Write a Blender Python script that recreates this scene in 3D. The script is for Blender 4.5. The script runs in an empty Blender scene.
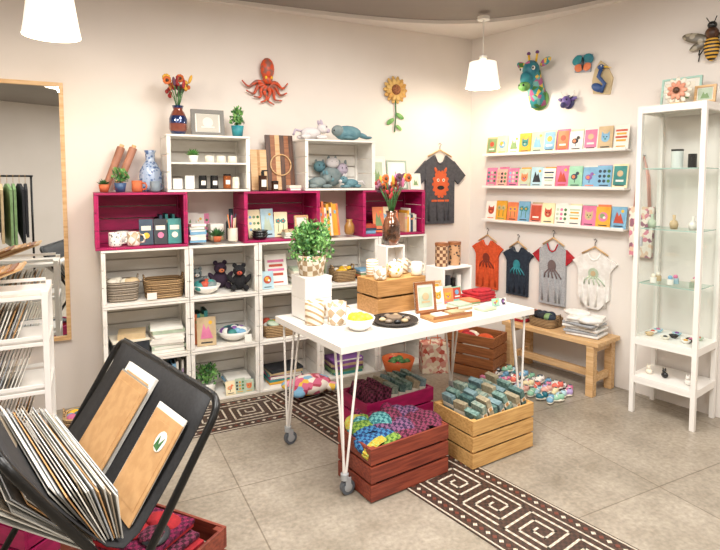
import bpy, math, random, bmesh
from math import pi, sin, cos, radians
from mathutils import Vector, Matrix, Euler
random.seed(7)
R=random.random
def U(a,b): return a+(b-a)*random.random()

# ------------------------------------------------------------------ materials
def C(h):
    h=h.lstrip('#'); o=[]
    for i in (0,2,4):
        c=int(h[i:i+2],16)/255
        o.append(c/12.92 if c<=.04045 else ((c+.055)/1.055)**2.4)
    return (o[0],o[1],o[2],1)
_M={}
def mat(name,h,rough=.6,metal=0,h2=None,kind=None,scale=20,bump=0,bscale=80,emit=0,stretch=(1,1,1),rot=(0,0,0),ramp=(.4,.6),coat=0):
    if name in _M: return _M[name]
    m=bpy.data.materials.new(name); m.use_nodes=True
    nt=m.node_tree; N=nt.nodes; L=nt.links
    p=N['Principled BSDF']
    p.inputs['Base Color'].default_value=C(h); p.inputs['Roughness'].default_value=rough
    p.inputs['Metallic'].default_value=metal
    if coat: p.inputs['Coat Weight'].default_value=coat
    if emit:
        p.inputs['Emission Color'].default_value=C(h); p.inputs['Emission Strength'].default_value=emit
    tc=N.new('ShaderNodeTexCoord'); mp=N.new('ShaderNodeMapping')
    mp.inputs['Scale'].default_value=stretch; mp.inputs['Rotation'].default_value=rot
    L.new(tc.outputs['Object'],mp.inputs['Vector'])
    V=mp.outputs['Vector']
    if kind is None: kind='noise'; h2=h2 or h; 
    rp=N.new('ShaderNodeValToRGB'); rp.color_ramp.elements[0].position=ramp[0]; rp.color_ramp.elements[1].position=ramp[1]
    rp.color_ramp.elements[0].color=C(h); rp.color_ramp.elements[1].color=C((h2 or h).split(',')[0])
    if kind=='noise':
        t=N.new('ShaderNodeTexNoise'); t.inputs['Scale'].default_value=scale; t.inputs['Detail'].default_value=4
        L.new(V,t.inputs['Vector']); L.new(t.outputs['Fac'],rp.inputs['Fac'])
    elif kind=='wave':
        t=N.new('ShaderNodeTexWave'); t.inputs['Scale'].default_value=scale; t.inputs['Distortion'].default_value=.6
        L.new(V,t.inputs['Vector']); L.new(t.outputs['Fac'],rp.inputs['Fac'])
    elif kind=='checker':
        t=N.new('ShaderNodeTexChecker'); t.inputs['Scale'].default_value=scale
        L.new(V,t.inputs['Vector']); L.new(t.outputs['Fac'],rp.inputs['Fac'])
    elif kind=='voronoi':
        t=N.new('ShaderNodeTexVoronoi'); t.inputs['Scale'].default_value=scale
        L.new(V,t.inputs['Vector']); L.new(t.outputs['Distance'],rp.inputs['Fac'])
    elif kind=='palette':
        t=N.new('ShaderNodeTexVoronoi'); t.inputs['Scale'].default_value=scale
        L.new(V,t.inputs['Vector'])
        sp=N.new('ShaderNodeSeparateColor'); L.new(t.outputs['Color'],sp.inputs['Color']); L.new(sp.outputs[0],rp.inputs['Fac'])
        rp.color_ramp.interpolation='CONSTANT'
        cols=h2.split(',')
        rp.color_ramp.elements[0].position=0; rp.color_ramp.elements[0].color=C(cols[0])
        rp.color_ramp.elements[1].position=1/len(cols); rp.color_ramp.elements[1].color=C(cols[1])
        for i,c in enumerate(cols[2:]):
            e=rp.color_ramp.elements.new((i+2)/len(cols)); e.color=C(c)
    L.new(rp.outputs['Color'],p.inputs['Base Color'])
    if bump:
        n=N.new('ShaderNodeTexNoise'); n.inputs['Scale'].default_value=bscale; n.inputs['Detail'].default_value=3
        L.new(tc.outputs['Object'],n.inputs['Vector'])
        b=N.new('ShaderNodeBump'); b.inputs['Strength'].default_value=bump; b.inputs['Distance'].default_value=.01
        L.new(n.outputs['Fac'],b.inputs['Height']); L.new(b.outputs['Normal'],p.inputs['Normal'])
    _M[name]=m; return m
def glass(name,h='#f6faf9',fac=.04,rough=.02):
    if name in _M: return _M[name]
    m=bpy.data.materials.new(name); m.use_nodes=True; nt=m.node_tree; N=nt.nodes; L=nt.links
    for n in list(N): N.remove(n)
    o=N.new('ShaderNodeOutputMaterial'); a=N.new('ShaderNodeBsdfTransparent'); g=N.new('ShaderNodeBsdfGlossy')
    a.inputs['Color'].default_value=C(h); g.inputs['Roughness'].default_value=rough
    mx=N.new('ShaderNodeMixShader'); mx.inputs[0].default_value=fac
    L.new(a.outputs[0],mx.inputs[1]); L.new(g.outputs[0],mx.inputs[2]); L.new(mx.outputs[0],o.inputs[0])
    _M[name]=m; return m

WHITE=mat('white_paint','#eeebe6',.45,h2='#e9e5df',scale=3)
SHELFW=mat('white_wood','#ece8e1',.55,h2='#e3ded5',scale=5,stretch=(1,1,3))
PINK=mat('pink_wood','#b3175c',.5,h2='#9c1450',scale=8,stretch=(1,1,4))
WOODN=mat('natural_wood','#d6ab6c',.55,h2='#b98a4e',scale=7,stretch=(1,8,14),ramp=(.35,.65))
WOODD=mat('redbrown_wood','#93442f',.5,h2='#6e2b1e',scale=7,stretch=(1,8,14),ramp=(.35,.65))
WOODM=mat('brown_wood','#a0653a',.5,h2='#7f4a28',scale=7,stretch=(1,8,14),ramp=(.35,.65))
WOODC=mat('caramel_wood','#bf8f58',.5,h2='#a37440',scale=7,stretch=(1,8,14),ramp=(.35,.65))
WOODL=mat('light_wood','#dcb88a',.5,h2='#c79d6a',scale=5,stretch=(1,8,14),ramp=(.35,.65))
WALNUT=mat('walnut','#5d3820',.45,h2='#3f2413',scale=6,stretch=(12,1,1))
KRAFT=mat('kraft_paper','#c79c6b',.7,h2='#bd9160',scale=30)
BLACK=mat('black_metal','#151515',.35,metal=.3)
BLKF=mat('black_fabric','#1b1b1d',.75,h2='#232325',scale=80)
PAPER=mat('paper','#efece4',.7,h2='#e4e0d6',scale=4)
SLEEVE=mat('clear_sleeve','#bdbbb4',.15,h2='#98978f',scale=3,coat=.6)
SLEEVB=mat('taupe_mat_board','#a59684',.4,h2='#94856f',scale=5,coat=.4)
GREY=mat('grey_plastic','#5a6068',.4)
LGREY=mat('light_grey','#a9adb0',.4)
WCER=mat('white_ceramic','#efece5',.2,coat=.4)
BCER=mat('black_ceramic','#1c1c1e',.25)
TERR=mat('terracotta','#c4673f',.7,h2='#b35a35',scale=15)
ORNG=mat('orange_cloth','#d9572a',.85,h2='#c94d22',scale=40,bump=.5,bscale=25)
NAVY=mat('navy_cloth','#25303f',.85,h2='#1d2735',scale=40,bump=.5,bscale=25)
CHAR=mat('charcoal_cloth','#4b4b50',.9,h2='#414146',scale=40,bump=.4,bscale=12)
REDC=mat('red_cloth','#b3222c',.85,h2='#9c1c26',scale=40,bump=.5,bscale=25)
HEAT=mat('heather_cloth','#aeb0b3',.9,h2='#9c9ea2',scale=120,bump=.4,bscale=20)
WHTC=mat('white_cloth','#eae8e4',.85,h2='#dcd8d2',scale=20,bump=.5,bscale=20)
BLKC=mat('black_cloth','#222226',.9,bump=.4,bscale=20)
TEAL=mat('teal','#2f8f97',.5,h2='#256f80',scale=12)
GREEN=mat('leaf_green','#4f8a3f',.55,h2='#85b565',scale=14)
GREEND=mat('dark_leaf','#2f6234',.5,h2='#4f8548',scale=14)
YELL=mat('yellow','#eec33a',.5,h2='#e2ad24',scale=20)
BLUEV=mat('blue_pattern_glass','#4d6a9c',.15,h2='#a9bbd6',kind='voronoi',scale=45,ramp=(.3,.5),coat=.5)
IRID=mat('iridescent_glass','#1f3566',.1,h2='#8a4a3a',kind='wave',scale=3,metal=.4,rot=(0,1.57,0),coat=1)
AMBV=mat('amber_glass','#3a2418',.1,h2='#8f5a3c',kind='noise',scale=12,metal=.3,coat=1)
PALM=mat('patchwork','#ffffff',.6,h2='#2f8f97,#6fb0a8,#2f8f97,#e9c04a,#3f7d3a,#b05a88',kind='palette',scale=30)
TOTE=mat('tote_print','#ffffff',.6,h2='#d9c6ac,#b65040,#d4a898,#c98a7a,#e8ddc8',kind='palette',scale=30)
GEOM=mat('geometric_glaze','#efe8dc',.3,h2='#b39a7c',kind='checker',scale=26,rot=(.5,.8,.3),coat=.4)
POTW=mat('woven_pot','#e6dccb',.6,h2='#a98f6c',kind='checker',scale=34,rot=(.3,.4,.78))
GEOM2=mat('scallop_glaze','#e6dac4',.35,h2='#a98a66',kind='wave',scale=11,ramp=(.6,.75),rot=(0,1.0,0))
CANI=mat('canister_print','#6b4630',.5,h2='#c9a682',kind='checker',scale=45)
CANI2=mat('canister_print_b','#3c2c26',.5,h2='#b98e68',kind='voronoi',scale=40,ramp=(.3,.4))
WICK=mat('wicker','#b9986c',.75,h2='#6e563b',kind='wave',scale=26,rot=(0,1.57,0),bump=.8,bscale=90)
WICKG=mat('grey_weave','#a89c8c',.75,h2='#756858',kind='wave',scale=26,rot=(0,1.57,0),bump=.8,bscale=90)
COV=[mat('cover_%d'%i,c,.5,h2=c2,scale=12) for i,(c,c2) in enumerate([
 ('#2c3e50','#34495e'),('#c0503a','#b04530'),('#e0a83c','#d69a2c'),('#3c8c88','#2f7a78'),('#e9e2d2','#dcd4c2'),
 ('#7f9c6b','#6f8c5b'),('#d97ba0','#c96b90'),('#22262b','#2b3037'),('#7fb0cf','#6fa0c0'),('#e8865a','#d8764a'),
 ('#8a5aa0','#7a4a90'),('#f1eee6','#e4e0d6'),('#b8c7b0','#a8b7a0'),('#c8b08a','#b8a07a')])]
SOFT=[COV[4],COV[11],COV[12],COV[13],PAPER,COV[8],COV[5]]
SKY=mat('card_sky','#b5d2dc',.5,h2='#9fc3d0',scale=12); BLUSH=mat('card_blush','#e8b4a8',.5,h2='#dfa498',scale=12); CREAM=mat('card_cream','#f0e2bd',.5,h2='#e8d6a8',scale=12)
MINT=mat('mint','#9fcfb4',.6,h2='#8abf9f',scale=12)

# ------------------------------------------------------------------ mesh builder
def TR(x=0,y=0,z=0,rx=0,ry=0,rz=0,s=(1,1,1)):
    return Matrix.Translation((x,y,z))@Euler((rx,ry,rz)).to_matrix().to_4x4()@Matrix.Diagonal((s[0],s[1],s[2],1))
class MB:
    def __init__(s): s.v=[];s.f=[];s.mi=[];s.sm=[];s.mats=[];s.M=Matrix()
    def mid(s,m):
        if m not in s.mats: s.mats.append(m)
        return s.mats.index(m)
    def add(s,vs,fs,m,smooth=False,M=None):
        T=s.M@M if M is not None else s.M
        b=len(s.v); s.v+=[tuple(T@Vector(v)) for v in vs]; k=s.mid(m)
        for f in fs: s.f.append([b+i for i in f]); s.mi.append(k); s.sm.append(smooth)
    def box(s,x,y,z,a,b,c,m,rx=0,ry=0,rz=0,M=None):
        vs=[(i*a/2,j*b/2,k*c/2) for i in(-1,1) for j in(-1,1) for k in(-1,1)]
        fs=[(0,1,3,2),(4,6,7,5),(0,4,5,1),(2,3,7,6),(0,2,6,4),(1,5,7,3)]
        T=TR(x,y,z,rx,ry,rz)
        s.add(vs,fs,m,False,M@T if M is not None else T)
    def lathe(s,x,y,z,prof,m,seg=20,M=None,sharp=False):
        T=TR(x,y,z); T=M@T if M is not None else T
        def ring(r,zz): r=max(r,1e-5); return [(r*cos(2*pi*i/seg),r*sin(2*pi*i/seg),zz) for i in range(seg)]
        if sharp:
            for a,b in zip(prof[:-1],prof[1:]):
                s.add(ring(*a)+ring(*b),[(i,(i+1)%seg,seg+(i+1)%seg,seg+i) for i in range(seg)],m,True,T)
        else:
            vs=[];fs=[]
            for p in prof: vs+=ring(*p)
            for k in range(len(prof)-1):
                fs+=[(k*seg+i,k*seg+(i+1)%seg,(k+1)*seg+(i+1)%seg,(k+1)*seg+i) for i in range(seg)]
            s.add(vs,fs,m,True,T)
    def cyl(s,x,y,z,r,h,m,r2=None,seg=20,M=None):
        r2=r if r2 is None else r2
        s.lathe(x,y,z,[(0,0),(r,0),(r2,h),(0,h)],m,seg,M,True)
    def ell(s,x,y,z,a,b,c,m,M=None,rx=0,ry=0,rz=0,seg=14):
        n=8; pr=[(sin(pi*i/n),-cos(pi*i/n)) for i in range(n+1)]
        T=TR(x,y,z,rx,ry,rz,(a,b,c)); T=M@T if M is not None else T
        s.lathe(0,0,0,pr,m,seg,T)
    def tube(s,pts,r,m,seg=8,r2=None,M=None):
        P=[Vector(p) for p in pts]; n=len(P); vs=[];fs=[]
        up=None
        for i,p in enumerate(P):
            t=(P[min(i+1,n-1)]-P[max(i-1,0)]).normalized()
            if up is None:
                up=Vector((0,0,1)) if abs(t.z)<.9 else Vector((1,0,0))
            a=(up-t*up.dot(t)).normalized(); up=a; b=t.cross(a)
            rr=r if r2 is None else r+(r2-r)*i/(n-1)
            vs+=[tuple(p+a*rr*cos(2*pi*k/seg)+b*rr*sin(2*pi*k/seg)) for k in range(seg)]
        for i in range(n-1):
            fs+=[(i*seg+k,i*seg+(k+1)%seg,(i+1)*seg+(k+1)%seg,(i+1)*seg+k) for k in range(seg)]
        fs.append(list(range(seg))); fs.append([(n-1)*seg+k for k in range(seg)])
        s.add(vs,fs,m,True,M)
    def prism(s,pts,y0,y1,m,M=None,smooth=False):
        n=len(pts); vs=[(p[0],y0,p[1]) for p in pts]+[(p[0],y1,p[1]) for p in pts]
        fs=[list(range(n)),list(range(2*n-1,n-1,-1))]+[(i,(i+1)%n,n+(i+1)%n,n+i) for i in range(n)]
        s.add(vs,fs,m,smooth,M)
    def disc(s,x,z,r,y,m,M=None,rz=None,n=14,th=.002):
        rz=rz or r
        s.prism([(x+r*cos(2*pi*i/n),z+rz*sin(2*pi*i/n)) for i in range(n)],y-th,y,m,M)
    def build(s,name,loc=(0,0,0),rz=0,bevel=0,sub=0,recalc=True):
        me=bpy.data.meshes.new(name); me.from_pydata(s.v,[],s.f)
        for m in s.mats: me.materials.append(m)
        me.polygons.foreach_set('material_index',s.mi); me.polygons.foreach_set('use_smooth',s.sm)
        me.update()
        bm=bmesh.new(); bm.from_mesh(me); bmesh.ops.recalc_face_normals(bm,faces=bm.faces); bm.to_mesh(me); bm.free()
        o=bpy.data.objects.new(name,me); bpy.context.collection.objects.link(o)
        o.location=loc; o.rotation_euler=(0,0,rz)
        if bevel:
            b=o.modifiers.new('b','BEVEL'); b.width=bevel; b.segments=2; b.limit_method='ANGLE'; b.angle_limit=radians(50)
        return o
def rnd_poly(pts,rad,n=6):
    P=[Vector(p) for p in pts]; out=[P[0]]
    for i in range(1,len(P)-1):
        a=(P[i-1]-P[i]).normalized()*rad+P[i]; b=(P[i+1]-P[i]).normalized()*rad+P[i]
        for k in range(n+1):
            t=k/n; out.append(a*(1-t)**2+P[i]*2*t*(1-t)+b*t*t)
    out.append(P[-1]); return out

# frames
def PA(s,d,z): return (s*.8934+d*.4493,4.61+s*.4493-d*.8934,z)
def PB(t,d,z): return (1.036+t*.618-d*.786,5.13-t*.786-d*.618,z)
RA=radians(26.7); RB=radians(-51.8); RT=radians(34)
def TP(x,y,z=.762): return (.29+x*.829-y*.559,3.213+x*.559+y*.829,z)
CH=2.87

# ------------------------------------------------------------------ room shell
wallm=mat('wall_plaster','#e6ddd5',.8,h2='#e2d9d0',scale=1.5,bump=.05,bscale=60)
wallm_lit=mat('wall_plaster_lit','#e8e2dc',.8,h2='#e5ded7',scale=1.5,bump=.05,bscale=60)  # same plaster, with the right wall's lighter shading put into its colour
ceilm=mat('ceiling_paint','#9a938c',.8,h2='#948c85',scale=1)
def floor_mat():
    m=bpy.data.materials.new('polished_stone_floor'); m.use_nodes=True; nt=m.node_tree;N=nt.nodes;L=nt.links
    p=N['Principled BSDF']; tc=N.new('ShaderNodeTexCoord'); mp=N.new('ShaderNodeMapping')
    mp.inputs['Rotation'].default_value=(0,0,-RA); mp.inputs['Location'].default_value=(.3,.2,0)
    L.new(tc.outputs['Object'],mp.inputs['Vector'])
    n1=N.new('ShaderNodeTexNoise'); n1.inputs['Scale'].default_value=2.6; n1.inputs['Detail'].default_value=10; n1.inputs['Roughness'].default_value=.7
    n2=N.new('ShaderNodeTexNoise'); n2.inputs['Scale'].default_value=45; n2.inputs['Detail'].default_value=5
    L.new(mp.outputs[0],n1.inputs['Vector']); L.new(mp.outputs[0],n2.inputs['Vector'])
    r1=N.new('ShaderNodeValToRGB'); r1.color_ramp.elements[0].position=.3; r1.color_ramp.elements[1].position=.72
    r1.color_ramp.elements[0].color=C('#83796a'); r1.color_ramp.elements[1].color=C('#b0a698')
    L.new(n1.outputs['Fac'],r1.inputs['Fac'])
    mx=N.new('ShaderNodeMixRGB'); mx.blend_type='OVERLAY'; mx.inputs['Fac'].default_value=.5
    L.new(r1.outputs[0],mx.inputs[1]); L.new(n2.outputs['Fac'],mx.inputs[2])
    br=N.new('ShaderNodeTexBrick'); br.offset=0; br.inputs['Scale'].default_value=1
    br.inputs['Brick Width'].default_value=.95; br.inputs['Row Height'].default_value=.95; br.inputs['Mortar Size'].default_value=.0035
    br.inputs['Color1'].default_value=(1,1,1,1); br.inputs['Color2'].default_value=(.9,.9,.89,1); br.inputs['Mortar'].default_value=(.55,.52,.48,1)
    L.new(mp.outputs[0],br.inputs['Vector'])
    m2=N.new('ShaderNodeMixRGB'); m2.blend_type='MULTIPLY'; m2.inputs['Fac'].default_value=1
    L.new(mx.outputs[0],m2.inputs[1]); L.new(br.outputs['Color'],m2.inputs[2]); L.new(m2.outputs[0],p.inputs['Base Color'])
    rr=N.new('ShaderNodeMapRange'); rr.inputs[3].default_value=.24; rr.inputs[4].default_value=.45
    L.new(n1.outputs['Fac'],rr.inputs[0]); L.new(rr.outputs[0],p.inputs['Roughness'])
    return m
corners=[PA(-4,0,0)[:2],(1.036,5.13),PB(4.5,0,0)[:2],(3.817,-3.0),(-3.574,-3.0)]
def slab(name,z0,z1,m):
    b=MB(); n=5
    b.add([(x,y,z0) for x,y in corners]+[(x,y,z1) for x,y in corners],[list(range(5)),list(range(9,4,-1))]+[(i,(i+1)%n,n+(i+1)%n,n+i) for i in range(n)],m)
    return b.build(name)
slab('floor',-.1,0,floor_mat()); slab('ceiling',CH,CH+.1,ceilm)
b=MB(); b.box(0,.05,CH/2,5.16,.1,CH,wallm); b.build('wall_left',PA(-1.42,0,0),RA)
b=MB(); b.box(0,.05,CH/2,4.5,.1,CH,wallm_lit); b.build('wall_right',PB(2.25,0,0),RB)
b=MB(); b.box(0,0,CH/2,7.4,.1,CH,wallm); b.build('wall_back',(.12,-3.05,0))
b=MB(); b.box(0,0,CH/2,.1,5.8,CH,wallm); b.build('wall_side',(-3.62,-.1,0))
b=MB(); b.box(0,0,CH/2,.1,4.6,CH,wallm); b.build('wall_side',(3.87,-.7,0))
# curved soffit in the corner
b=MB(); pts=[PA(-2.2,0,0)[:2],(1.036,5.13),PB(2.3,0,0)[:2]]
a0=Vector(pts[0]); a2=Vector(pts[2]); a1=Vector((1.036,5.13))+Vector((-.03,-.14))
arc=[tuple(a2*(1-t)**3+a1*3*t*(1-t)**2+a1*3*t*t*(1-t)+a0*t**3) for t in [i/24 for i in range(1,24)]]
pl=pts+arc; n=len(pl)
b.add([(x,y,CH-.03) for x,y in pl]+[(x,y,CH-.001) for x,y in pl],[list(range(n)),list(range(2*n-1,n-1,-1))]+[(i,(i+1)%n,n+(i+1)%n,n+i) for i in range(n)],wallm_lit)
b.build('trim_1')

# mosaic band
TILE=mat('mosaic_dark','#33261f',.5,h2='#4a332a',kind='checker',scale=55)
TILC=mat('mosaic_cream','#cfc6b6',.5,h2='#b5aa98',kind='checker',scale=55)
TILR=mat('mosaic_red','#6e3a2c',.5)
def band(length,z):
    b=MB(); W=.46
    b.box(length/2,0,z,length,W,.002,TILE)
    for t in(-.218,.218,-.142,.142): b.box(length/2,t,z+.0015,length,.008,.0015,TILC)
    k=int(length/.036)
    for i in range(k):
        for t in(-.18,.18):
            b.box(.018+i*.036,t,z+.0015,.018,.018,.0015,TILR if i%2 else TILC,rz=pi/4)
    g=.044; P=.245; w=.011
    def st(x0,y0,x1,y1,ox):
        b.box(ox+(x0+x1)/2*g,((y0+y1)/2-2.3)*g,z+.0015,abs(x1-x0)*g+w,abs(y1-y0)*g+w,.0015,TILC)
    for i in range(int(length/P)):
        o=i*P+.03
        st(0,0,4.7,0,o); st(0,0,0,4.6,o); st(0,4.6,4.4,4.6,o); st(4.4,4.6,4.4,.9,o); st(4.4,.9,1,.9,o); st(1,.9,1,3.6,o); st(1,3.6,3.4,3.6,o)
        st(3.4,3.6,3.4,1.9,o); st(3.4,1.9,2,1.9,o); st(2,1.9,2,2.7,o)
    return b
cx,cy=-.36,3.76
band(3.0,.001).build('mosaic_floor_border',(cx-3.0*.8934+.2,cy-3.0*.4493+.1,0),RA)
band(4.3,.0035).build('mosaic_floor_border',(cx-.15,cy+.19,0),RB)

# ------------------------------------------------------------------ camera
cam=bpy.data.cameras.new('camera'); co=bpy.data.objects.new('camera',cam); bpy.context.collection.objects.link(co)
co.location=(0,0,1.55); co.rotation_euler=(radians(90-3.7),0,0); cam.lens=27.25; cam.sensor_width=36; cam.shift_y=-60/720
cam.clip_start=.05
bpy.context.scene.camera=co

# ------------------------------------------------------------------ shelving crates
def shelf_crate(name,s0,s1,z,h,m,depth=.32,mid=False):
    b=MB(); w=s1-s0-.004; t=.014
    b.box(0,0,t/2,w,depth,t,m); b.box(0,0,h-t/2-.002,w,depth,t,m)
    for sx in(-1,1):
        for k in range(3):
            hh=(h-2*t-.002)/3
            b.box(sx*(w/2-t/2),0,t+hh*(k+.5),t,depth,hh-.004,m)
        b.box(sx*(w/2-t-.008),depth/2-.02,h/2,.016,.02,h-2*t-.01,m)
        b.box(sx*(w/2-t-.006),-depth/2+.012,h/2,.012,.018,h-2*t-.01,m)
    for k in range(4):
        hh=(h-2*t-.002)/4
        b.box(0,depth/2-.006,t+hh*(k+.5),w-2*t,.01,hh-.007,m)
    if mid: b.box(0,0,h*.5,w-2*t,depth-.02,.012,m)
    return b.build(name,PA((s0+s1)/2,.01+depth/2,z),RA,bevel=.0015)
Z3,Z2,Z1,ZT=.367,.734,1.101,1.468
cols=[-2.0,-1.46,-.98,-.5,0.0,.46]
for i in range(5):
    for z in(0,Z3,Z2): shelf_crate('white_wooden_crate',cols[i],cols[i+1],z+.001,.366,SHELFW)
for a,c in((-2.03,-1.46),(-1.08,-.50),(-.14,.44)): shelf_crate('pink_wooden_crate',a,c,Z1+.001,.366,PINK)
shelf_crate('white_wooden_crate',-1.59,-1.03,ZT+.001,.385,SHELFW,mid=True)
shelf_crate('white_wooden_crate',-.62,-.03,ZT+.001,.385,SHELFW)
WT=ZT+.388

# ------------------------------------------------------------------ small item makers
def mug(name,loc,m,r=.045,h=.1,rot=0,handle=True):
    b=MB(); b.lathe(0,0,0,[(0,0),(r*.9,0),(r,.01),(r,h),(r-.005,h),(r-.006,.012),(0,.012)],m,24)
    if handle: b.tube([(r-.002,0,h*.8),(r+.022,0,h*.75),(r+.03,0,h*.5),(r+.022,0,h*.25),(r-.002,0,h*.2)],.006,m)
    return b.build(name,loc,rot)
def bowl(name,loc,m,r=.08,h=.06,fill=None,n=10,fr=.022):
    b=MB(); b.lathe(0,0,0,[(0,0),(r*.45,0),(r*.8,h*.4),(r,h),(r-.006,h),(r*.75,h*.45),(0,h*.2)],m,28)
    if fill:
        for i in range(n):
            a=i*2.4; q=(r*.65)*math.sqrt(i/n)
            b.ell(q*cos(a),q*sin(a),h*.75+fr*.6*(1-i/n)+.004,fr*U(.9,1.3),fr,fr*.9,random.choice(fill),rz=U(0,3))
    return b.build(name,loc,U(0,3))
def vase_b(b,m,r,h,neck=.35):
    b.lathe(0,0,0,[(0,0),(r*.7,0),(r,h*.2),(r,h*.55),(r*neck*1.4,h*.78),(r*neck,h*.86),(r*neck*1.3,h),(r*neck*1.1,h),(r*neck*.8,h*.86),(0,h*.6)],m,26)
def dried(b,z,n,H,spread,cols):
    for i in range(n):
        a=i*2.399; q=spread*math.sqrt((i+.6)/n); hh=H*U(.6,1)
        ex,ey=q*cos(a),q*sin(a)
        b.tube([(0,0,z-.03),(ex*.4,ey*.4,z+hh*.5),(ex,ey,z+hh)],.0022,GREEND,5)
        c=cols[i%len(cols)]; k=i%3
        if k==0:
            for j in range(9):
                t=j*2*pi/9; b.ell(ex+.018*cos(t),ey,z+hh+.018*sin(t),.011,.006,.011,c,seg=8)
            b.ell(ex,ey-.004,z+hh,.011,.01,.011,WALNUT,seg=8)
        elif k==1:
            b.ell(ex,ey,z+hh,.011,.011,.032,c,ry=ex*4,seg=8)
        else:
            for j in range(4): b.ell(ex+U(-.015,.015),ey+U(-.01,.01),z+hh-j*.014,.012,.006,.016,c,ry=U(-1,1),seg=6)
def leaf(b,M,l,w,m):
    b.add([(0,0,0),(w/2,.0,l*.45),(0,-.15*l,l*.5),(-w/2,0,l*.45),(0,-.1*l,l)],[(0,1,2),(0,2,3),(1,4,2),(2,4,3)],m,True,M)
def potplant(name,loc,pm,pr,ph,H,spread,n=60,ls=.035,lm=GREEN,spiky=False,e0=0):
    b=MB(); b.lathe(0,0,0,[(0,0),(pr*.75,0),(pr,ph),(pr*.9,ph),(pr*.85,ph*.85),(0,ph*.85)],pm,22)
    if spiky:
        for i in range(n):
            a=i*2.399; tilt=.2+1.0*i/n
            leaf(b,TR(0,0,ph*.85,0,0,a)@TR(rx=tilt),H*U(.8,1.1),H*.28,lm)
    else:
        for i in range(max(5,n//10)):
            a=i*2.4; q=spread*U(.3,1); hh=H*U(.3,1.05)
            b.tube([(0,0,ph*.8),(q*.4*cos(a),q*.4*sin(a),ph+hh*.7),(q*cos(a),q*sin(a),ph+hh)],.0015,GREEND,4)
            for j in range(5):
                f=.6+.1*j; leaf(b,TR(q*f*cos(a),q*f*sin(a),ph+hh*(.35+.17*j)*.95,U(-1,1),U(-1,1),U(0,6)),ls*U(.7,1.2),ls*.55,lm)
        for i in range(n):
            a=U(0,2*pi); e=U(e0,1); q=spread*math.sqrt(U(0.05,1))*(1-.55*max(e,0)**2)
            leaf(b,TR(q*cos(a),q*sin(a),ph+H*(.05+.85*e),U(-1.2,1.2),U(-1.2,1.2),U(0,6)),ls*U(.6,1.3),ls*.6,random.choice([lm,GREEND,lm]))
    return b.build(name,loc,U(0,3))
BG=[PAPER,COV[11],CREAM,SKY,BLUSH,COV[12],PAPER,MINT,COV[8],COV[6],COV[2],COV[9],COV[13],CREAM]
def card(b,x,y,z,w,h,tilt,board=None,rz=0):
    board=board or random.choice(BG)
    M=TR(x,y,z,tilt,0,rz)
    b.box(0,0,h/2,w,.004,h,board,M=M)
    cs=[q for q in COV if q not in(COV[4],COV[11],board)]
    c=random.choice(cs); c2=random.choice(cs); k=random.randrange(8)
    if k==0:
        b.disc(0,h*.52,w*.32,-.002,c,M); b.disc(-w*.05,h*.56,w*.17,-.004,c2,M); b.disc(w*.1,h*.48,w*.09,-.006,PAPER,M)
    elif k==1:
        b.box(0,-.003,h*.52,w*.84,.002,h*.8,c,M=M); b.disc(0,h*.6,w*.2,-.004,c2,M); b.box(0,-.005,h*.3,w*.5,.002,h*.08,PAPER,M=M)
    elif k==2:
        for q in(-.2,.18):
            for j in range(5):
                t=j*2*pi/5; b.disc(w*q+w*.12*cos(t),h*.64+w*.12*sin(t),w*.09,-.002,c,M,n=8)
            b.disc(w*q,h*.64,w*.08,-.004,c2,M,n=8); b.box(w*q,-.003,h*.36,w*.02+.002,.002,h*.3,GREEND,M=M)
    elif k==3:
        b.prism([(-w*.32,h*.25),(w*.34,h*.25),(w*.1,h*.7),(w*.0,h*.55),(-w*.15,h*.78)],-.004,-.002,c,M); b.disc(w*.22,h*.8,w*.1,-.002,YELL,M)
    elif k==4:
        for j in range(4): b.box(0,-.003,h*(.78-.14*j),w*(.75-.12*(j%2)),.002,h*.08,(c,c2)[j%2],M=M)
    elif k==5: # little bird
        b.disc(-w*.08,h*.5,w*.24,-.002,c,M,rz=h*.14); b.disc(w*.14,h*.66,w*.12,-.003,c,M); b.prism([(w*.22,h*.66),(w*.38,h*.64),(w*.22,h*.61)],-.004,-.002,YELL,M); b.disc(-w*.12,h*.5,w*.12,-.004,c2,M,rz=h*.08); b.box(-.003,-.003,h*.3,.003,.002,h*.14,BCER,M=M)
    elif k==6:
        for j in range(9): b.disc(w*(-.3+.3*(j%3)),h*(.3+.22*(j//3)),w*.11,-.002,(c,c2,GREEND)[j%3],M,n=8)
    else: # cat-like face
        b.disc(0,h*.5,w*.28,-.002,c,M); b.prism([(-w*.28,h*.52),(-w*.1,h*.66),(-w*.26,h*.78)],-.004,-.002,c,M); b.prism([(w*.28,h*.52),(w*.26,h*.78),(w*.1,h*.66)],-.004,-.002,c,M)
        for q in(-1,1): b.disc(q*w*.1,h*.54,w*.04,-.004,BCER,M,n=8)
        b.disc(0,h*.45,w*.07,-.004,c2,M,n=8)
    b.box(0,-.003,h*.11,w*.6,.002,h*.045,COV[7] if R()<.5 else c2,M=M)
def books(name,loc,rz,w,hmin=.15,hmax=.23,dep=.14,pal=None,lean=.0):
    b=MB(); x=-w/2; pal=pal or COV
    while x<w/2-.012:
        t=min(U(.01,.028),w/2-x); h=U(hmin,hmax); c=random.choice(pal)
        M=TR(x+t/2,0,0,0,lean,0)
        b.box(0,0,h/2,t,dep,h,c,M=M); b.box(0,.004,h/2+.001,t*.75,dep-.01,h-.002,PAPER,M=M)
        b.box(0,-dep/2-.0005,h*.75,t*.6,.002,h*.1,random.choice(COV),M=M)
        x+=t+.0015
    return b.build(name,loc,rz)
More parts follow.
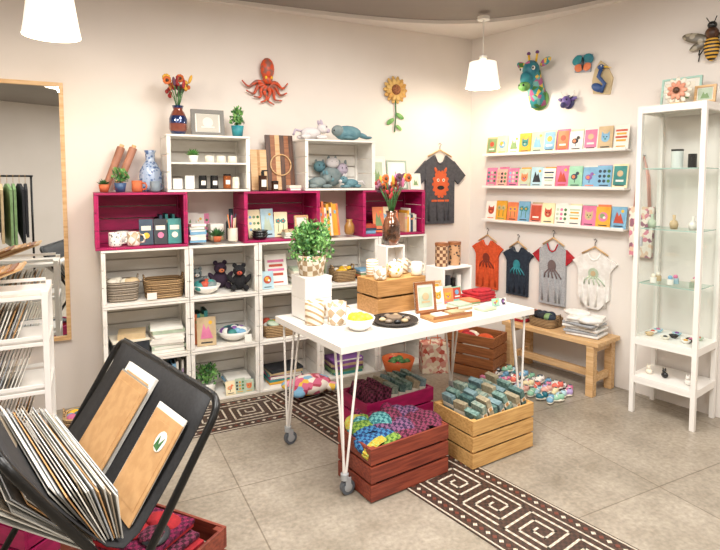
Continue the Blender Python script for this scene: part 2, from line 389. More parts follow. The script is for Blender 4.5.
def flatstack(name,loc,rz,n,w=.16,d=.2,t=(.01,.025),pal=None):
    b=MB(); z=0; pal=pal or COV
    for i in range(n):
        h=U(*t); r=U(-.1,.1); c=random.choice(pal)
        b.box(0,0,z+h/2,w*U(.8,.93),d*U(.8,.93),h,c,rz=r); b.box(0,-.003,z+h/2,w*.8,d*.8,h*.7,PAPER,rz=r); z+=h+.0005
    return b.build(name,loc,rz)
def cardset(name,loc,rz,n,w,cw=.1,ch=.14,rows=1,tilt=-.2):
    b=MB()
    for r in range(rows):
        for i in range(n):
            card(b,-w/2+w*(i+.5)/n,r*-.05,0,cw,ch*U(.85,1.1),tilt+U(-.04,.04),rz=U(-.1,.1))
    return b.build(name,loc,rz)
def frame(name,loc,rz,w,h,fm,art,tilt=-.15,bw=.014,motif=None):
    b=MB(); M=TR(0,0,0,tilt)
    b.box(0,0,h/2,w,.012,h,PAPER,M=M)
    for sx in(-1,1): b.box(sx*(w/2-bw/2),-.004,h/2,bw,.018,h,fm,M=M)
    for zz in(bw/2,h-bw/2): b.box(0,-.004,zz,w-2*bw,.018,bw,fm,M=M)
    b.box(0,-.007,h/2,w*.66,.003,h*.66,art,M=M)
    if motif:
        b.disc(0,h*.52,w*.16,-.009,motif,M); b.box(0,-.009,h*.34,w*.4,.003,h*.06,motif,M=M)
    else:
        b.prism([(-w*.2,h*.25),(w*.22,h*.25),(w*.1,h*.55),(0,h*.45),(-w*.08,h*.62)],-.0105,-.009,COV[5],M)
    b.box(0,.045,h*.35,.02,.004,h*.7,fm,rx=.18)
    return b.build(name,loc,rz)
def basket(name,loc,rz,w,d,h,m,fill=None,n=12,fr=.035,handles=True):
    b=MB(); t=.006
    for k in range(7):
        e=1-.015*(6-k); z=h*(k+.5)/7
        pts=[]
        for i in range(29):
            a=2*pi*i/28; ca,sa=cos(a),sin(a)
            pts.append((math.copysign(abs(ca)**.5,ca)*w/2*e,math.copysign(abs(sa)**.5,sa)*d/2*e,z))
        b.tube(pts,h/13,m,6)
    b.box(0,0,.006,w*.85,d*.85,.01,m)
    if handles:
        for sx in(-1,1):
            b.tube([(sx*w/2*.98,-.03,h),(sx*w/2*1.03,-.02,h+.03),(sx*w/2*1.03,.02,h+.03),(sx*w/2*.98,.03,h)],.005,m)
    if fill:
        for i in range(n):
            b.ell(U(-.36,.36)*w,U(-.3,.3)*d,h*.75+U(0,.03),fr*U(.8,1.5),fr*U(.8,1.2),fr*U(.6,.9),random.choice(fill),rz=U(0,3),ry=U(-.4,.4))
    return b.build(name,loc,rz)
def plush(name,loc,rz,m,s=1,kind='bear',m2=None):
    b=MB(); m2=m2 or WCER
    b.ell(0,0,.06*s,.055*s,.045*s,.06*s,m); b.ell(0,-.01*s,.14*s,.045*s,.042*s,.042*s,m)
    b.ell(0,-.05*s,.128*s,.02*s,.018*s,.015*s,m2)
    for sx in(-1,1):
        b.ell(sx*.045*s,-.05*s,.022*s,.022*s,.045*s,.022*s,m); b.ell(sx*.06*s,-.02*s,.08*s,.018*s,.02*s,.042*s,m,ry=sx*.6)
        b.ell(sx*.017*s,-.048*s,.148*s,.006*s,.004*s,.006*s,BCER)
        if kind=='bunny': b.ell(sx*.022*s,0,.21*s,.013*s,.009*s,.045*s,m,ry=sx*.25)
        else: b.ell(sx*.032*s,0,.178*s,.017*s,.01*s,.017*s,m)
    b.ell(0,-.067*s,.133*s,.006*s,.004*s,.005*s,BCER)
    return b.build(name,loc,rz)
PLW=mat('plush_white','#ded8d8',.95,bump=1,bscale=150); PLG=mat('plush_grey','#8b9696',.95,h2='#7a8a8c',bump=1,bscale=150)
PLT=mat('plush_teal','#6f96a0',.95,h2='#5f8894',bump=1,bscale=150); PLP=mat('plush_lilac','#c2b4c4',.95,bump=1,bscale=150)
PLB=mat('plush_black','#1e1e22',.95,bump=1,bscale=150)
def lying_plush(name,loc,rz,m,m2,s=1,flip=1):
    b=MB(); f=flip
    b.ell(0,0,.05*s,.085*s,.045*s,.045*s,m); b.ell(f*.09*s,-.01*s,.085*s,.045*s,.04*s,.04*s,m); b.ell(f*.13*s,-.015*s,.072*s,.022*s,.022*s,.018*s,m2)
    for sy in(-1,1):
        b.ell(f*.075*s,sy*.028*s,.13*s,.012*s,.008*s,.025*s,m2,ry=-f*.3); b.ell(f*.07*s,sy*.04*s-.01*s,.018*s,.045*s,.016*s,.016*s,m); b.ell(-f*.06*s,sy*.045*s,.02*s,.04*s,.02*s,.018*s,m)
    b.ell(f*.112*s,-.042*s,.098*s,.006*s,.004*s,.006*s,BCER)
    b.tube([(-f*.07*s,0,.06*s),(-f*.13*s,-.01*s,.07*s),(-f*.15*s,-.02*s,.03*s)],.009*s,m2)
    return b.build(name,loc,rz)

# ---- top of the pink row, left
b=MB()
TUBE=mat('rosewood','#b07a62',.55,h2='#9c6850',scale=8)
for x,ry in((0,.36),(.07,.38)):
    M=TR(x,0,0,-.12,ry)
    b.cyl(0,0,.01,.022,.31,TUBE,r2=.026,M=M); b.cyl(0,0,.321,.015,.02,WOODL,M=M)
b.build('wooden_rolling_pins',PA(-1.96,.11,ZT+.002),RA)
potplant('potted_succulent',PA(-1.965,.25,ZT+.002),TERR,.033,.05,.05,.05,26,lm=GREEND,spiky=True)
potplant('potted_succulent',PA(-1.87,.26,ZT+.002),mat('blue_pot','#39557c',.4),.038,.06,.09,.055,80,.028)
b=MB(); b.lathe(0,0,0,[(0,0),(.07,0),(.075,.03),(.075,.13),(.05,.18),(.03,.21),(.032,.26),(.04,.28),(.034,.28),(.024,.21),(0,.16)],BLUEV,28)
b.build('blue_patterned_vase',PA(-1.67,.12,ZT+.002),RA)
mug('ceramic_cup',PA(-1.77,.275,ZT+.002),TERR,.033,.075)
mug('ceramic_cup',PA(-1.66,.28,ZT+.002),mat('slate','#75808a',.5),.033,.07,1)
# inside upper white crate
MZ=ZT+.2
potplant('potted_succulent',PA(-1.40,.22,MZ),WCER,.035,.05,.06,.05,40,spiky=True)
for s in(-1.29,-1.21,-1.13): mug('ceramic_cup',PA(s,.22,MZ),COV[4],.032,.05,handle=False)
b=MB()
for i,(x,m,h) in enumerate(((-.2,WCER,.07),(-.12,WCER,.09),(-.03,BCER,.08),(.05,BCER,.08),(.14,mat('amber_jar','#8a4a22',.2),.09),(.2,COV[4],.07))):
    if i<2: b.box(x,0,h/2,.06,.05,h,m)
    else: b.cyl(x,0,0,.028,h,m); b.cyl(x,0,h,.026,.012,BCER if i==4 else m); b.box(x,-.0285,h*.5,.03,.002,.03,PAPER)
b.build('candle_jars',PA(-1.31,.22,ZT+.02),RA)
# on upper white crate
b=MB(); vase_b(b,IRID,.06,.2,.5); FL=[mat('flower_orange','#c8652c',.7),mat('flower_yellow','#d9a53a',.7),mat('flower_red','#9c2b2a',.7),mat('flower_purple','#5f3a4f',.7)]
dried(b,.19,15,.2,.09,FL); b.build('flower_vase',PA(-1.49,.18,WT),RA)
frame('picture_frame',PA(-1.285,.16,WT),RA,.23,.19,mat('pewter','#6f6b64',.5),mat('frame_art','#b9b4a8',.5),bw=.028,motif=mat('frame_motif','#d9d5cb',.6))
potplant('potted_plant',PA(-1.085,.2,WT),TEAL,.045,.08,.13,.05,110,.03)
# cutting boards between
b=MB()
b.box(0,.0,.15,.12,.018,.3,WOODL,rx=-.14); b.box(.0,.0,.15,.02,.022,.3,WOODC,rx=-.14)
b.build('cutting_board',PA(-.93,.19,ZT+.004),RA)
b=MB(); M=TR(0,0,0,-.16)
for i,m in enumerate((WALNUT,WOODM,WOODL,WALNUT,WOODM,WALNUT)): b.box(-.09+i*.036,0,.21,.0355,.022,.42,m,M=M)
b.tube([(.08*cos(a),-.018,.19+.08*sin(a)) for a in [i*2*pi/24 for i in range(25)]],.005,WOODL,M=M)
b.build('cutting_board',PA(-.745,.16,ZT+.004),RA)
b=MB(); b.cyl(0,0,0,.03,.11,mat('amber_bottle','#3a2014',.15)); b.cyl(0,0,.11,.012,.03,BCER); b.box(.015,0,.145,.045,.012,.01,BCER); b.box(0,-.031,.055,.035,.002,.05,PAPER)
b.build('soap_bottle',PA(-.93,.29,ZT+.002),RA)
b=MB(); b.cyl(0,0,0,.026,.06,mat('amber_bottle','#3a2014')); b.cyl(0,0,.06,.027,.012,BCER); b.box(0,-.027,.03,.03,.002,.03,PAPER); b.build('candle_jar',PA(-.84,.29,ZT+.002),RA)
flatstack('notebooks',PA(-.69,.28,ZT+.002),RA,2,.1,.08)
# plushes on second white crate
lying_plush('plush_unicorn',PA(-.52,.2,WT),RA,PLW,PLP,1.0,1)
b=MB()
b.ell(0,0,.06,.12,.06,.06,PLT); b.ell(.13,0,.045,.05,.03,.02,PLT,ry=.3); b.ell(.18,0,.03,.025,.06,.012,PLT)
b.ell(-.09,-.01,.075,.05,.05,.045,PLG); b.ell(-.13,-.035,.075,.007,.005,.007,BCER); b.ell(-.02,-.06,.02,.05,.035,.012,PLT,rz=.6)
b.build('plush_manatee',PA(-.21,.2,WT),RA)
lying_plush('plush_elephant',PA(-.455,.17,ZT+.018),RA+.05,PLG,PLT,.9,1); lying_plush('plush_dinosaur',PA(-.175,.19,ZT+.018),RA,PLT,PLW,.75,-1)
b=MB()
b.ell(0,0,.09,.1,.05,.08,PLG); b.ell(-.1,-.0,.17,.05,.04,.045,PLT); b.ell(.1,0,.15,.05,.04,.05,PLP); b.ell(.01,-.01,.2,.06,.04,.045,PLW)
for x in(-.1,.1,.01):
    for sx in(-1,1): b.ell(x+sx*.018,-.042,(.18,.16,.21)[(-.1,.1,.01).index(x)],.005,.004,.005,BCER); b.ell(x+sx*.03,0,.235 if x==.01 else .205,.012,.008,.022,PLG)
b.build('plush_pile',PA(-.30,.075,ZT+.018),RA)
frame('art_print',PA(.06,.2,ZT+.004),RA,.16,.27,PAPER,COV[12],bw=.01)
frame('art_print',PA(.25,.2,ZT+.004),RA,.19,.24,mat('sage','#a3b8a4',.6),PAPER,bw=.01)
frame('art_print',PA(.38,.27,ZT+.004),RA,.1,.13,PAPER,COV[4],bw=.006)
# pink row contents
z=Z1+.018
mug('ceramic_mug',PA(-1.91,.27,z),mat('mug_dots','#2a2a2c',.3,h2='#ece8e0',kind='voronoi',scale=60,ramp=(.25,.3)),.04,.09,.3)
mug('ceramic_mug',PA(-1.80,.27,z),GEOM,.04,.09,.3); mug('ceramic_mug',PA(-1.86,.14,z),WCER,.04,.085,.3)
b=MB()
for i,c in enumerate((COV[0],COV[7],COV[3])): 
    M=TR(-.09+i*.09,0,0,-.2,0,U(-.1,.1)); b.box(0,0,.085,.085,.02,.17,c,M=M); b.box(0,-.011,.11,.06,.002,.03,COV[4],M=M); b.disc(0,.06,.02,-.012,(YELL,COV[6],COV[4])[i],M)
b.build('recipe_books',PA(-1.63,.27,z),RA)
books('book_row',PA(-1.57,.11,z),RA,.16,.14,.2,pal=[COV[0],COV[3],COV[7],COV[4]])
flatstack('notebook_stack',PA(-1.39,.23,z),RA,7,.12,.13,pal=SOFT); flatstack('notebook_stack',PA(-1.24,.14,z),RA,6,.1,.12,pal=SOFT)
cardset('notecards',PA(-1.37,.09,z),RA,4,.15,.09,.2)
potplant('potted_succulent',PA(-1.26,.29,z),TERR,.03,.04,.07,.05,30,spiky=True,lm=GREEND)
b=MB()
b.cyl(0,0,0,.035,.09,COV[4])
for i in range(9): b.tube([(U(-.02,.02),U(-.02,.02),.02),(U(-.04,.04),U(-.03,.03),U(.15,.2))],.004,random.choice(COV),6)
b.build('pencil_cup',PA(-1.15,.28,z),RA)
b=MB(); b.lathe(0,0,0,[(0,0),(.035,0),(.038,.12),(.015,.16),(.015,.22),(0,.22)],mat('dark_bottle','#263238',.2)); b.build('glass_bottle',PA(-1.13,.15,z),RA)
cardset('notecards',PA(-.86,.19,z),RA,3,.3,.1,.2); b=MB()
for i in range(3): b.lathe(-.0,0,i*.018,[(0,0),(.04,0),(.06,.03),(.054,.03),(0,.012)],BCER)
b.build('bowl_stack',PA(-.95,.27,z),RA)
flatstack('coaster_stack',PA(-.73,.27,z),RA,4,.1,.09,pal=SOFT)
frame('picture_frame',PA(-.60,.2,z),RA,.11,.16,WOODL,COV[4])
books('book_row',PA(-.39,.2,z),RA,.17,.2,.28,pal=[COV[1],COV[9],COV[2],COV[4],COV[3],COV[12]],lean=-.1)
b=MB(); vase_b(b,mat('ochre_glaze','#a8793f',.3),.04,.12,.5); b.build('ceramic_vase',PA(-.22,.25,z),RA)
flatstack('notebook_stack',PA(-.04,.2,z),RA,4,.13,.14); cardset('notecards',PA(.15,.2,z),RA,3,.22,.1,.2); books('book_row',PA(.34,.2,z),RA,.12,.14,.2)
# row 2
z=Z2+.018
basket('woven_basket',PA(-1.87,.18,z),RA,.19,.2,.13,WICKG,[COV[13],COV[4]],8)
basket('woven_basket',PA(-1.61,.18,z),RA,.25,.22,.12,WICK)
b=MB(); b.box(0,0,.03,.06,.002,.045,PAPER); b.tube([(0,0,.055),(0,.012,.09)],.001,BLACK,4); b.build('price_tag',PA(-1.70,.325,z),RA)
bowl('white_bowl',PA(-1.33,.225,z),WCER,.10,.06,[PLG,COV[1],COV[3],COV[7]],10,.035)
plush('plush_bear',PA(-1.09,.21,z),RA-.2,PLB,1.0,'bear',COV[1]); plush('plush_elephant',PA(-1.37,.07,z),RA,PLG,.85)
plush('plush_bear',PA(-1.20,.08,z),RA,mat('plush_plum','#3a2a3c',.95),1.05,'bear',COV[9])
cardset('botanical_print',PA(-.80,.2,z),RA,1,.1,.17,.25); cardset('notecards',PA(-.9,.29,z),RA,1,.1,.09,.12); flatstack('notebook_stack',PA(-.62,.18,z),RA,7,.15,.18,pal=SOFT)
basket('woven_basket',PA(-.26,.2,z),RA,.18,.2,.09,WICK,[YELL,COV[2],COV[4]],12,.025); flatstack('notebook_stack',PA(-.085,.2,z),RA,5,.11,.15)
bowl('white_bowl',PA(-.42,.24,z),WCER,.055,.05); books('book_row',PA(-.42,.08,z),RA,.12,.15,.22,dep=.1,pal=SOFT)
# row 3
z=Z3+.018
flatstack('paper_stack',PA(-1.60,.2,z),RA,9,.24,.24,pal=SOFT)
b=MB(); b.box(0,0,.05,.22,.2,.1,COV[7],rz=.1); b.box(0,0,.105,.23,.21,.01,COV[4],rz=.1); b.box(.02,-.0,.13,.17,.15,.04,COV[13],rz=-.1); b.build('gift_boxes',PA(-1.84,.2,z),RA)
books('book_row',PA(-1.38,.14,z),RA,.12,.18,.25,pal=[COV[5],COV[3],COV[9],COV[4]]); cardset('recipe_book',PA(-1.34,.27,z),RA,1,.12,.13,.19)
bowl('white_bowl',PA(-1.13,.19,z),WCER,.12,.07,[COV[8],COV[0],COV[3],PAPER,COV[10]],20,.032)
b=MB(); b.box(0,0,.03,.05,.002,.06,PAPER,rx=-.15); b.build('price_tag',PA(-1.06,.325,z),RA)
basket('fabric_basket',PA(-.80,.2,z),RA,.26,.2,.09,WICK,COV,16,.035); books('book_row',PA(-.59,.18,z),RA,.12,.14,.22)
flatstack('textile_stack',PA(-.35,.2,z),RA,9,.24,.22); flatstack('textile_stack',PA(-.12,.2,z),RA,7,.15,.2)
# row 4
z=.018
potplant('potted_plant',PA(-1.33,.2,z),WCER,.06,.08,.13,.09,160,.03); flatstack('book_stack',PA(-1.11,.17,z),RA,5,.2,.2,pal=SOFT)
cardset('notecards',PA(-1.12,.31,z),RA,3,.2,.07,.1)
books('book_row',PA(-1.7,.2,z),RA,.4,.2,.3,pal=SOFT)
flatstack('textile_stack',PA(-.75,.16,z),RA,6,.3,.22)
b=MB()
PAL2=mat('patch_cushion','#ffffff',.85,h2='#d46a8a,#e8a0b0,#7fb0cf,#e9c04a,#efe6da,#b3455a',kind='palette',scale=22)
b.ell(0,0,.07,.17,.13,.065,PAL2)
for sx in(-1,1):
    for sy in(-1,1): b.ell(sx*.13,sy*.09,.06,.05,.05,.03,PAL2)
b.build('patchwork_cushion',PA(-.66,.50,.0),RA+.1)
flatstack('textile_stack',PA(-.25,.2,z),RA,6,.3,.22)

# ------------------------------------------------------------------ mirror
b=MB(); MIR=mat('mirror_silver','#e8ecec',.01,metal=1)
w,h=.8,1.70
b.box(0,-.012,h/2,w-.04,.01,h-.04,MIR)
for sx in(-1,1): b.box(sx*(w/2-.0125),-.018,h/2,.025,.035,h,WOODL)
for zz in(.0125,h-.0125): b.box(0,-.018,zz,w-.05,.035,.025,WOODL)
b.build('wall_mirror',PA(-2.585,0,.48),RA)
# clothes rack behind the viewer (seen in the mirror)
b=MB()
for x in(-.55,.55):
    b.tube([(x,0,.1),(x,0,1.6)],.014,BLACK); b.tube([(x,-.25,.04),(x,.25,.04)],.014,BLACK); b.tube([(x,0,.04),(x,0,.12)],.014,BLACK)
b.tube([(-.57,0,1.6),(.57,0,1.6)],.014,BLACK)
for i in range(15):
    x=-.5+i*.07; c=random.choice([BLKC,COV[4],COV[13],CHAR,COV[12],COV[5],COV[4]])
    M=TR(x,0,0,0,0,pi/2+U(-.15,.15))
    b.prism([(-.22,1.42),(-.05,1.5),(.05,1.5),(.22,1.42),(.2,U(.65,.9)),(-.2,U(.65,.9))],-.015,.015,c,M); b.tube([(0,0,1.5),(0,0,1.57),(.02,0,1.62)],.003,WOODL,5,M=M)
b.build('clothes_rack',(-.95,-.75,0),.2)
potplant('tall_potted_plant',(-2.2,-1.3,0),WCER,.16,.35,1.1,.35,260,.13)

# ------------------------------------------------------------------ wall art
OCT=mat('octopus_copper','#cf4e27',.45,h2='#8f5648',kind='voronoi',scale=35,ramp=(.45,.7))
b=MB(); b.ell(0,-.04,.1,.055,.04,.085,OCT); b.ell(0,-.045,.02,.04,.035,.035,OCT)
for sx in(-1,1): b.ell(sx*.022,-.08,.03,.01,.008,.012,YELL)
for k in range(8):
    a=-pi*(.03+.94*k/7); pts=[]; L=U(.14,.19); sg=1 if k<4 else -1
    for i in range(14):
        t=i/13
        q=.03+L*t
        pts.append((.88*(q*cos(a)+.035*sin(t*7)*-sin(a)*t*sg),-.03,q*sin(a)*.9+.035*sin(t*7)*cos(a)*t*sg))
    b.tube(pts,.019,OCT,8,r2=.005)
b.build('octopus_wall_sculpture',PA(-.81,.0,2.29),RA)
b=MB()
PET=mat('petal_gold','#d9b268',.5,h2='#c99648',scale=10)
for lay,(n,r) in enumerate(((14,.085),(12,.065))):
    for k in range(n):
        a=2*pi*(k+.5*lay)/n; b.ell(r*cos(a),-.02-.012*lay,r*sin(a),.035,.006,.018,PET,ry=-a,seg=8)
b.ell(0,-.035,0,.045,.02,.045,mat('seed_head','#a5673c',.7,h2='#6a3a22',scale=90))
b.tube([(0,-.015,-.04),(.01,-.015,-.2),(-.005,-.015,-.36)],.006,GREEND)
b.ell(.05,-.015,-.22,.045,.005,.02,GREEN,ry=.5); b.ell(-.045,-.015,-.27,.045,.005,.02,GREEN,ry=-.6); b.ell(.04,-.015,-.32,.035,.005,.016,GREEN,ry=.6)
b.build('sunflower_wall_sculpture',PA(.33,0,2.32),RA)
def tee(name,loc,rz,w,h,bm,sm,motif=None,slv=.16,onesie=False,hm=WOODL):
    b=MB(); y0,y1=-.03,-.006; hw=w/2
    bot=[(hw*.98,-h),(-hw*.98,-h)] if not onesie else [(hw*.95,-h*.8),(hw*.35,-h),(-hw*.35,-h),(-hw*.95,-h*.8)]
    b.prism([(-hw*.4,0),(-hw*.25,-.045*h/.5),(0,-.06*h/.5),(hw*.25,-.045*h/.5),(hw*.4,0),(hw,-.05*h/.5),(hw*.98,-h*.35)]+bot+[(-hw*.98,-h*.35),(-hw,-.05*h/.5)],y0,y1,bm)
    for sx in(-1,1):
        b.prism([(sx*hw*.97,-.04*h/.5),(sx*(hw+slv*.7),-slv*1.0),(sx*(hw+slv*.25),-slv*1.45),(sx*hw*.95,-h*.34)],y0+.004,y1,sm)
    b.tube([(-hw*.4,y0,0),(-hw*.22,y0-.002,-.05*h/.5),(0,y0-.002,-.065*h/.5),(hw*.22,y0-.002,-.05*h/.5),(hw*.4,y0,0)],.006,sm)
    b.tube([(-hw*.8,-.018,-.01),(0,-.018,.05),(hw*.8,-.018,-.01)],.007,hm); b.tube([(0,-.018,.05),(0,-.018,.08),(.015,-.018,.095),(0,-.018,.11),(-.012,-.012,.1)],.003,BLACK,6)
    for k in range(4):
        x=-hw*.7+hw*1.4*k/3+U(-.01,.01); b.tube([(x,y0+.001,-h*.45),(x+U(-.02,.02),y0-.001,-h*.95)],.005,bm,6,r2=.009)
    if motif: motif(b,y0-.003,w,h)
    return b.build(name,loc,rz)
OR=mat('print_orange','#c9592e',.8); 
def m_face(b,y,w,h):
    b.disc(0,-h*.42,w*.25,y,OR,rz=h*.18); 
    for k in range(14):
        a=k*2*pi/14; b.disc(w*.25*cos(a),-h*.42+h*.18*sin(a),w*.05,y,OR,n=6)
    for sx in(-1,1): b.ell(sx*w*.16,y,-h*.22,.014,.006,.03,OR,ry=sx*.4)
    b.disc(-.03,-h*.36,.014,y-.003,COV[4]); b.disc(.03,-h*.36,.014,y-.003,COV[4]); b.disc(0,-h*.47,w*.12,y-.003,BCER,rz=h*.03); b.disc(-.03,-h*.36,.007,y-.005,BCER); b.disc(.03,-h*.36,.007,y-.005,BCER)
    b.box(0,y,-h*.66,w*.6,.003,h*.03,OR)
tee('tshirt',PA(.80,0,1.77),RA,.32,.62,CHAR,CHAR,m_face,.18)
def m_oct(c,c2=None):
    def f(b,y,w,h):
        b.disc(0,-h*.36,w*.16,y,c,rz=h*.1)
        for k in range(5):
            x=(k-2)*w*.1; b.tube([(x*.6,y,-h*.42),(x*1.3,y,-h*.49),(x*1.6+.01,y,-h*.56)],.006,c,6)
        if c2: b.disc(0,-h*.36,w*.08,y-.003,c2)
    return f
tee('orange_baby_tshirt',PB(.225,0,1.0),RB,.25,.44,ORNG,ORNG,m_oct(mat('print_brown','#7a2c18',.8)),.07)
tee('baby_tshirt',PB(.555,0,.97),RB,.22,.42,NAVY,NAVY,m_oct(TEAL),.065)
tee('raglan_baby_tshirt',PB(.895,0,1.03),RB,.24,.5,HEAT,REDC,m_oct(mat('print_dark','#6a5a5a',.8)),.10)
tee('baby_onesie',PB(1.25,0,.99),RB,.26,.43,WHTC,WHTC,m_oct(COV[12],COV[13]),.07,True)
# animal head
b=MB()
b.tube([(0,0,-.2),(0,-.05,-.1),(0,-.1,.0),(0,-.11,.06)],.075,PALM,14,r2=.06); b.ell(0,-.01,-.16,.09,.03,.09,GREEN)
b.ell(0,-.13,.06,.065,.075,.085,TEAL); b.ell(0,-.19,-.02,.045,.06,.07,TEAL,rx=.5); b.ell(0,-.22,-.075,.05,.045,.04,GREEN)
for sx in(-1,1):
    b.ell(sx*.11,-.1,.12,.055,.015,.028,PALM,ry=-sx*.5); b.ell(sx*.055,-.18,.07,.014,.014,.018,WCER); b.ell(sx*.058,-.19,.07,.008,.008,.01,BCER)
    b.tube([(sx*.03,-.11,.13),(sx*.04,-.11,.2)],.009,YELL); b.ell(sx*.04,-.11,.205,.015,.015,.015,mat('plum','#6a3f7a',.6)); b.ell(sx*.02,-.26,-.07,.007,.007,.01,BCER)
b.ell(0,-.17,.1,.03,.02,.03,mat('pink_rose','#d46a9a',.6))
b.build('giraffe_head_wall_sculpture',PB(.73,0,2.37),RB)
b=MB()
b.box(0,-.01,0,.13,.014,.13,mat('lilac_board','#9aa3b0',.6),ry=.1); 
for sx in(-1,1):
    b.ell(sx*.045,-.025,.03,.045,.005,.035,TEAL,ry=sx*.5); b.ell(sx*.035,-.025,-.03,.035,.005,.03,COV[9],ry=-sx*.5)
b.ell(0,-.03,0,.008,.008,.05,BCER); b.build('butterfly_wall_art',PB(1.115,0,2.44),RB)
def smallhead(name,loc,m,m2,horn):
    b=MB(); b.ell(0,-.012,0,.05,.012,.055,m2); b.ell(0,-.05,0,.035,.04,.045,m); b.ell(0,-.085,-.03,.024,.03,.024,m2)
    for sx in(-1,1):
        b.ell(sx*.055,-.03,.02,.028,.008,.014,m,ry=-sx*.3); b.ell(sx*.022,-.08,.012,.006,.006,.007,BCER)
        b.tube([(sx*.02,-.03,.035),(sx*.05,-.03,.055),(sx*.055,-.03,.085)],.009,horn,r2=.003)
    return b.build(name,loc,RB)
smallhead('bull_head_wall_sculpture',PB(.997,0,2.16),mat('violet_glaze','#6c5a9a',.4),mat('indigo_glaze','#3c3a6a',.4),WCER)
b=MB(); b.prism([(-.07,-.1),(.06,-.12),(.08,.0),(.03,.1),(-.02,.14),(-.06,.08),(-.08,0)],-.015,0,mat('heron_board','#c9b48c',.6))
HB=mat('heron_blue','#2f4f86',.5)
b.tube([(0,-.03,-.1),(.03,-.035,-.04),(-.02,-.035,.02),(.0,-.035,.07)],.014,HB); b.ell(.0,-.04,.085,.026,.02,.02,HB); b.tube([(.02,-.04,.085),(.08,-.04,.07)],.007,YELL,r2=.001)
b.ell(-.03,-.03,-.06,.05,.02,.03,HB,ry=.5); b.ell(.012,-.058,.09,.005,.004,.005,WCER); b.build('heron_wall_art',PB(1.268,0,2.30),RB)
b=MB(); BST=mat('bee_stripes','#d9a53a',.5,h2='#1e1a16',kind='wave',scale=14,ramp=(.45,.55),rot=(0,1.57,0))
b.ell(0,-.04,-.05,.045,.035,.085,BST); b.ell(0,-.045,.04,.04,.035,.04,WALNUT); b.ell(0,-.045,.09,.028,.025,.025,BCER)
WG=mat('bee_wing','#a9a08c',.3,h2='#6a6252',kind='voronoi',scale=30)
for sx in(-1,1):
    b.ell(sx*.1,-.03,.03,.085,.004,.032,WG,ry=-sx*.3); b.ell(sx*.08,-.028,-.02,.06,.004,.024,WG,ry=sx*.4)
    b.tube([(sx*.01,-.05,.1),(sx*.03,-.06,.14)],.003,BCER,5)
    for j in range(3): b.tube([(sx*.03,-.03,.04-j*.03),(sx*.075,-.02,.0-j*.04),(sx*.085,-.01,-.04-j*.04)],.004,BCER,5)
b.build('bee_wall_sculpture',PB(2.0,0,2.44),RB)

# card shelves
for zz in(1.765,1.482,1.185):
    b=MB(); L=1.28
    b.box(0,-.05,0,L,.1,.012,WHITE); b.box(0,-.098,.008,L,.006,.018,WHITE); b.box(0,-.004,.03,L,.008,.08,WHITE)
    b.build('card_ledge_shelf',PB(.86,0,zz),RB,bevel=.001)
    b=MB(); n=11
    for i in range(n):
        card(b,-L/2+.062+(L-.124)*i/(n-1),-.052-.006*(i%2),.008,.113,.165*U(.92,1.08),-.14,rz=U(-.02,.02))
        card(b,-L/2+.068+(L-.136)*i/(n-1),-.036,.008,.1,.157*U(1.0,1.1),-.12)
    b.build('greeting_cards',PB(.86,0,zz),RB)
# hanging tote bag beside the cabinet
b=MB()
TOTEF=mat('floral_tote','#ffffff',.8,h2='#efe6da,#d98a9a,#efe6da,#9a6a7a,#e8c9b0,#efe6da',kind='palette',scale=38)
b.prism([(-.075,-.72),(.075,-.72),(.085,-.36),(-.085,-.36)],-.04,-.012,TOTEF)
for y in(-.04,-.012):
    b.tube([(-.05,y,-.36),(-.035,y,-.15),(0,-.022,.0),(.035,y,-.15),(.05,y,-.36)],.006,BLUSH)
b.tube([(0,0,0),(0,-.04,-.0),(0,-.045,.015)],.004,LGREY)
b.build('hanging_tote_bag',PB(1.595,0,1.72),RB)

# ------------------------------------------------------------------ bench + contents
b=MB(); BL=.82; BW=.33; BH=.40
for k in range(3): b.box(0,-BW/2+BW*(k+.5)/3,BH-.016,BL,BW/3-.006,.032,WOODL)
for sx in(-1,1):
    for sy in(-1,1): b.box(sx*(BL/2-.06),sy*(BW/2-.035),(BH-.032)/2,.055,.055,BH-.032,WOODL)
    b.box(sx*(BL/2-.06),0,.12,.03,BW-.12,.05,WOODL); b.box(sx*(BL/2-.06),0,BH-.06,.03,BW-.12,.05,WOODL)
b.box(0,0,.12,BL-.17,.04,.05,WOODL)
b.build('wooden_bench',PB(1.06,.19,0),RB,bevel=.003)
b=MB()
for k in range(7): 
    b.box(U(-.02,.02),U(-.02,.02),.012+k*.02,.24,.2,.018,[WHTC,HEAT,WHTC][k%3],rz=U(-.3,.3))
b.ell(.07,-.08,.13,.09,.06,.03,WHTC,rz=.4); b.ell(-.06,.02,.15,.1,.07,.025,WHTC)
b.build('folded_clothes_stack',PB(1.28,.20,BH+.001),RB+.2,bevel=.006)
basket('fabric_basket',PB(.96,.2,BH+.001),RB,.22,.2,.07,WICK,[BLKC,NAVY,COV[5]],12,.04)
b=MB()
for k in range(4): b.box(U(-.01,.01),0,.012+k*.022,.14,.18,.02,[REDC,COV[4],NAVY,ORNG][k],rz=U(-.1,.1))
b.build('folded_clothes_stack',PB(.75,.2,BH+.001),RB,bevel=.006)
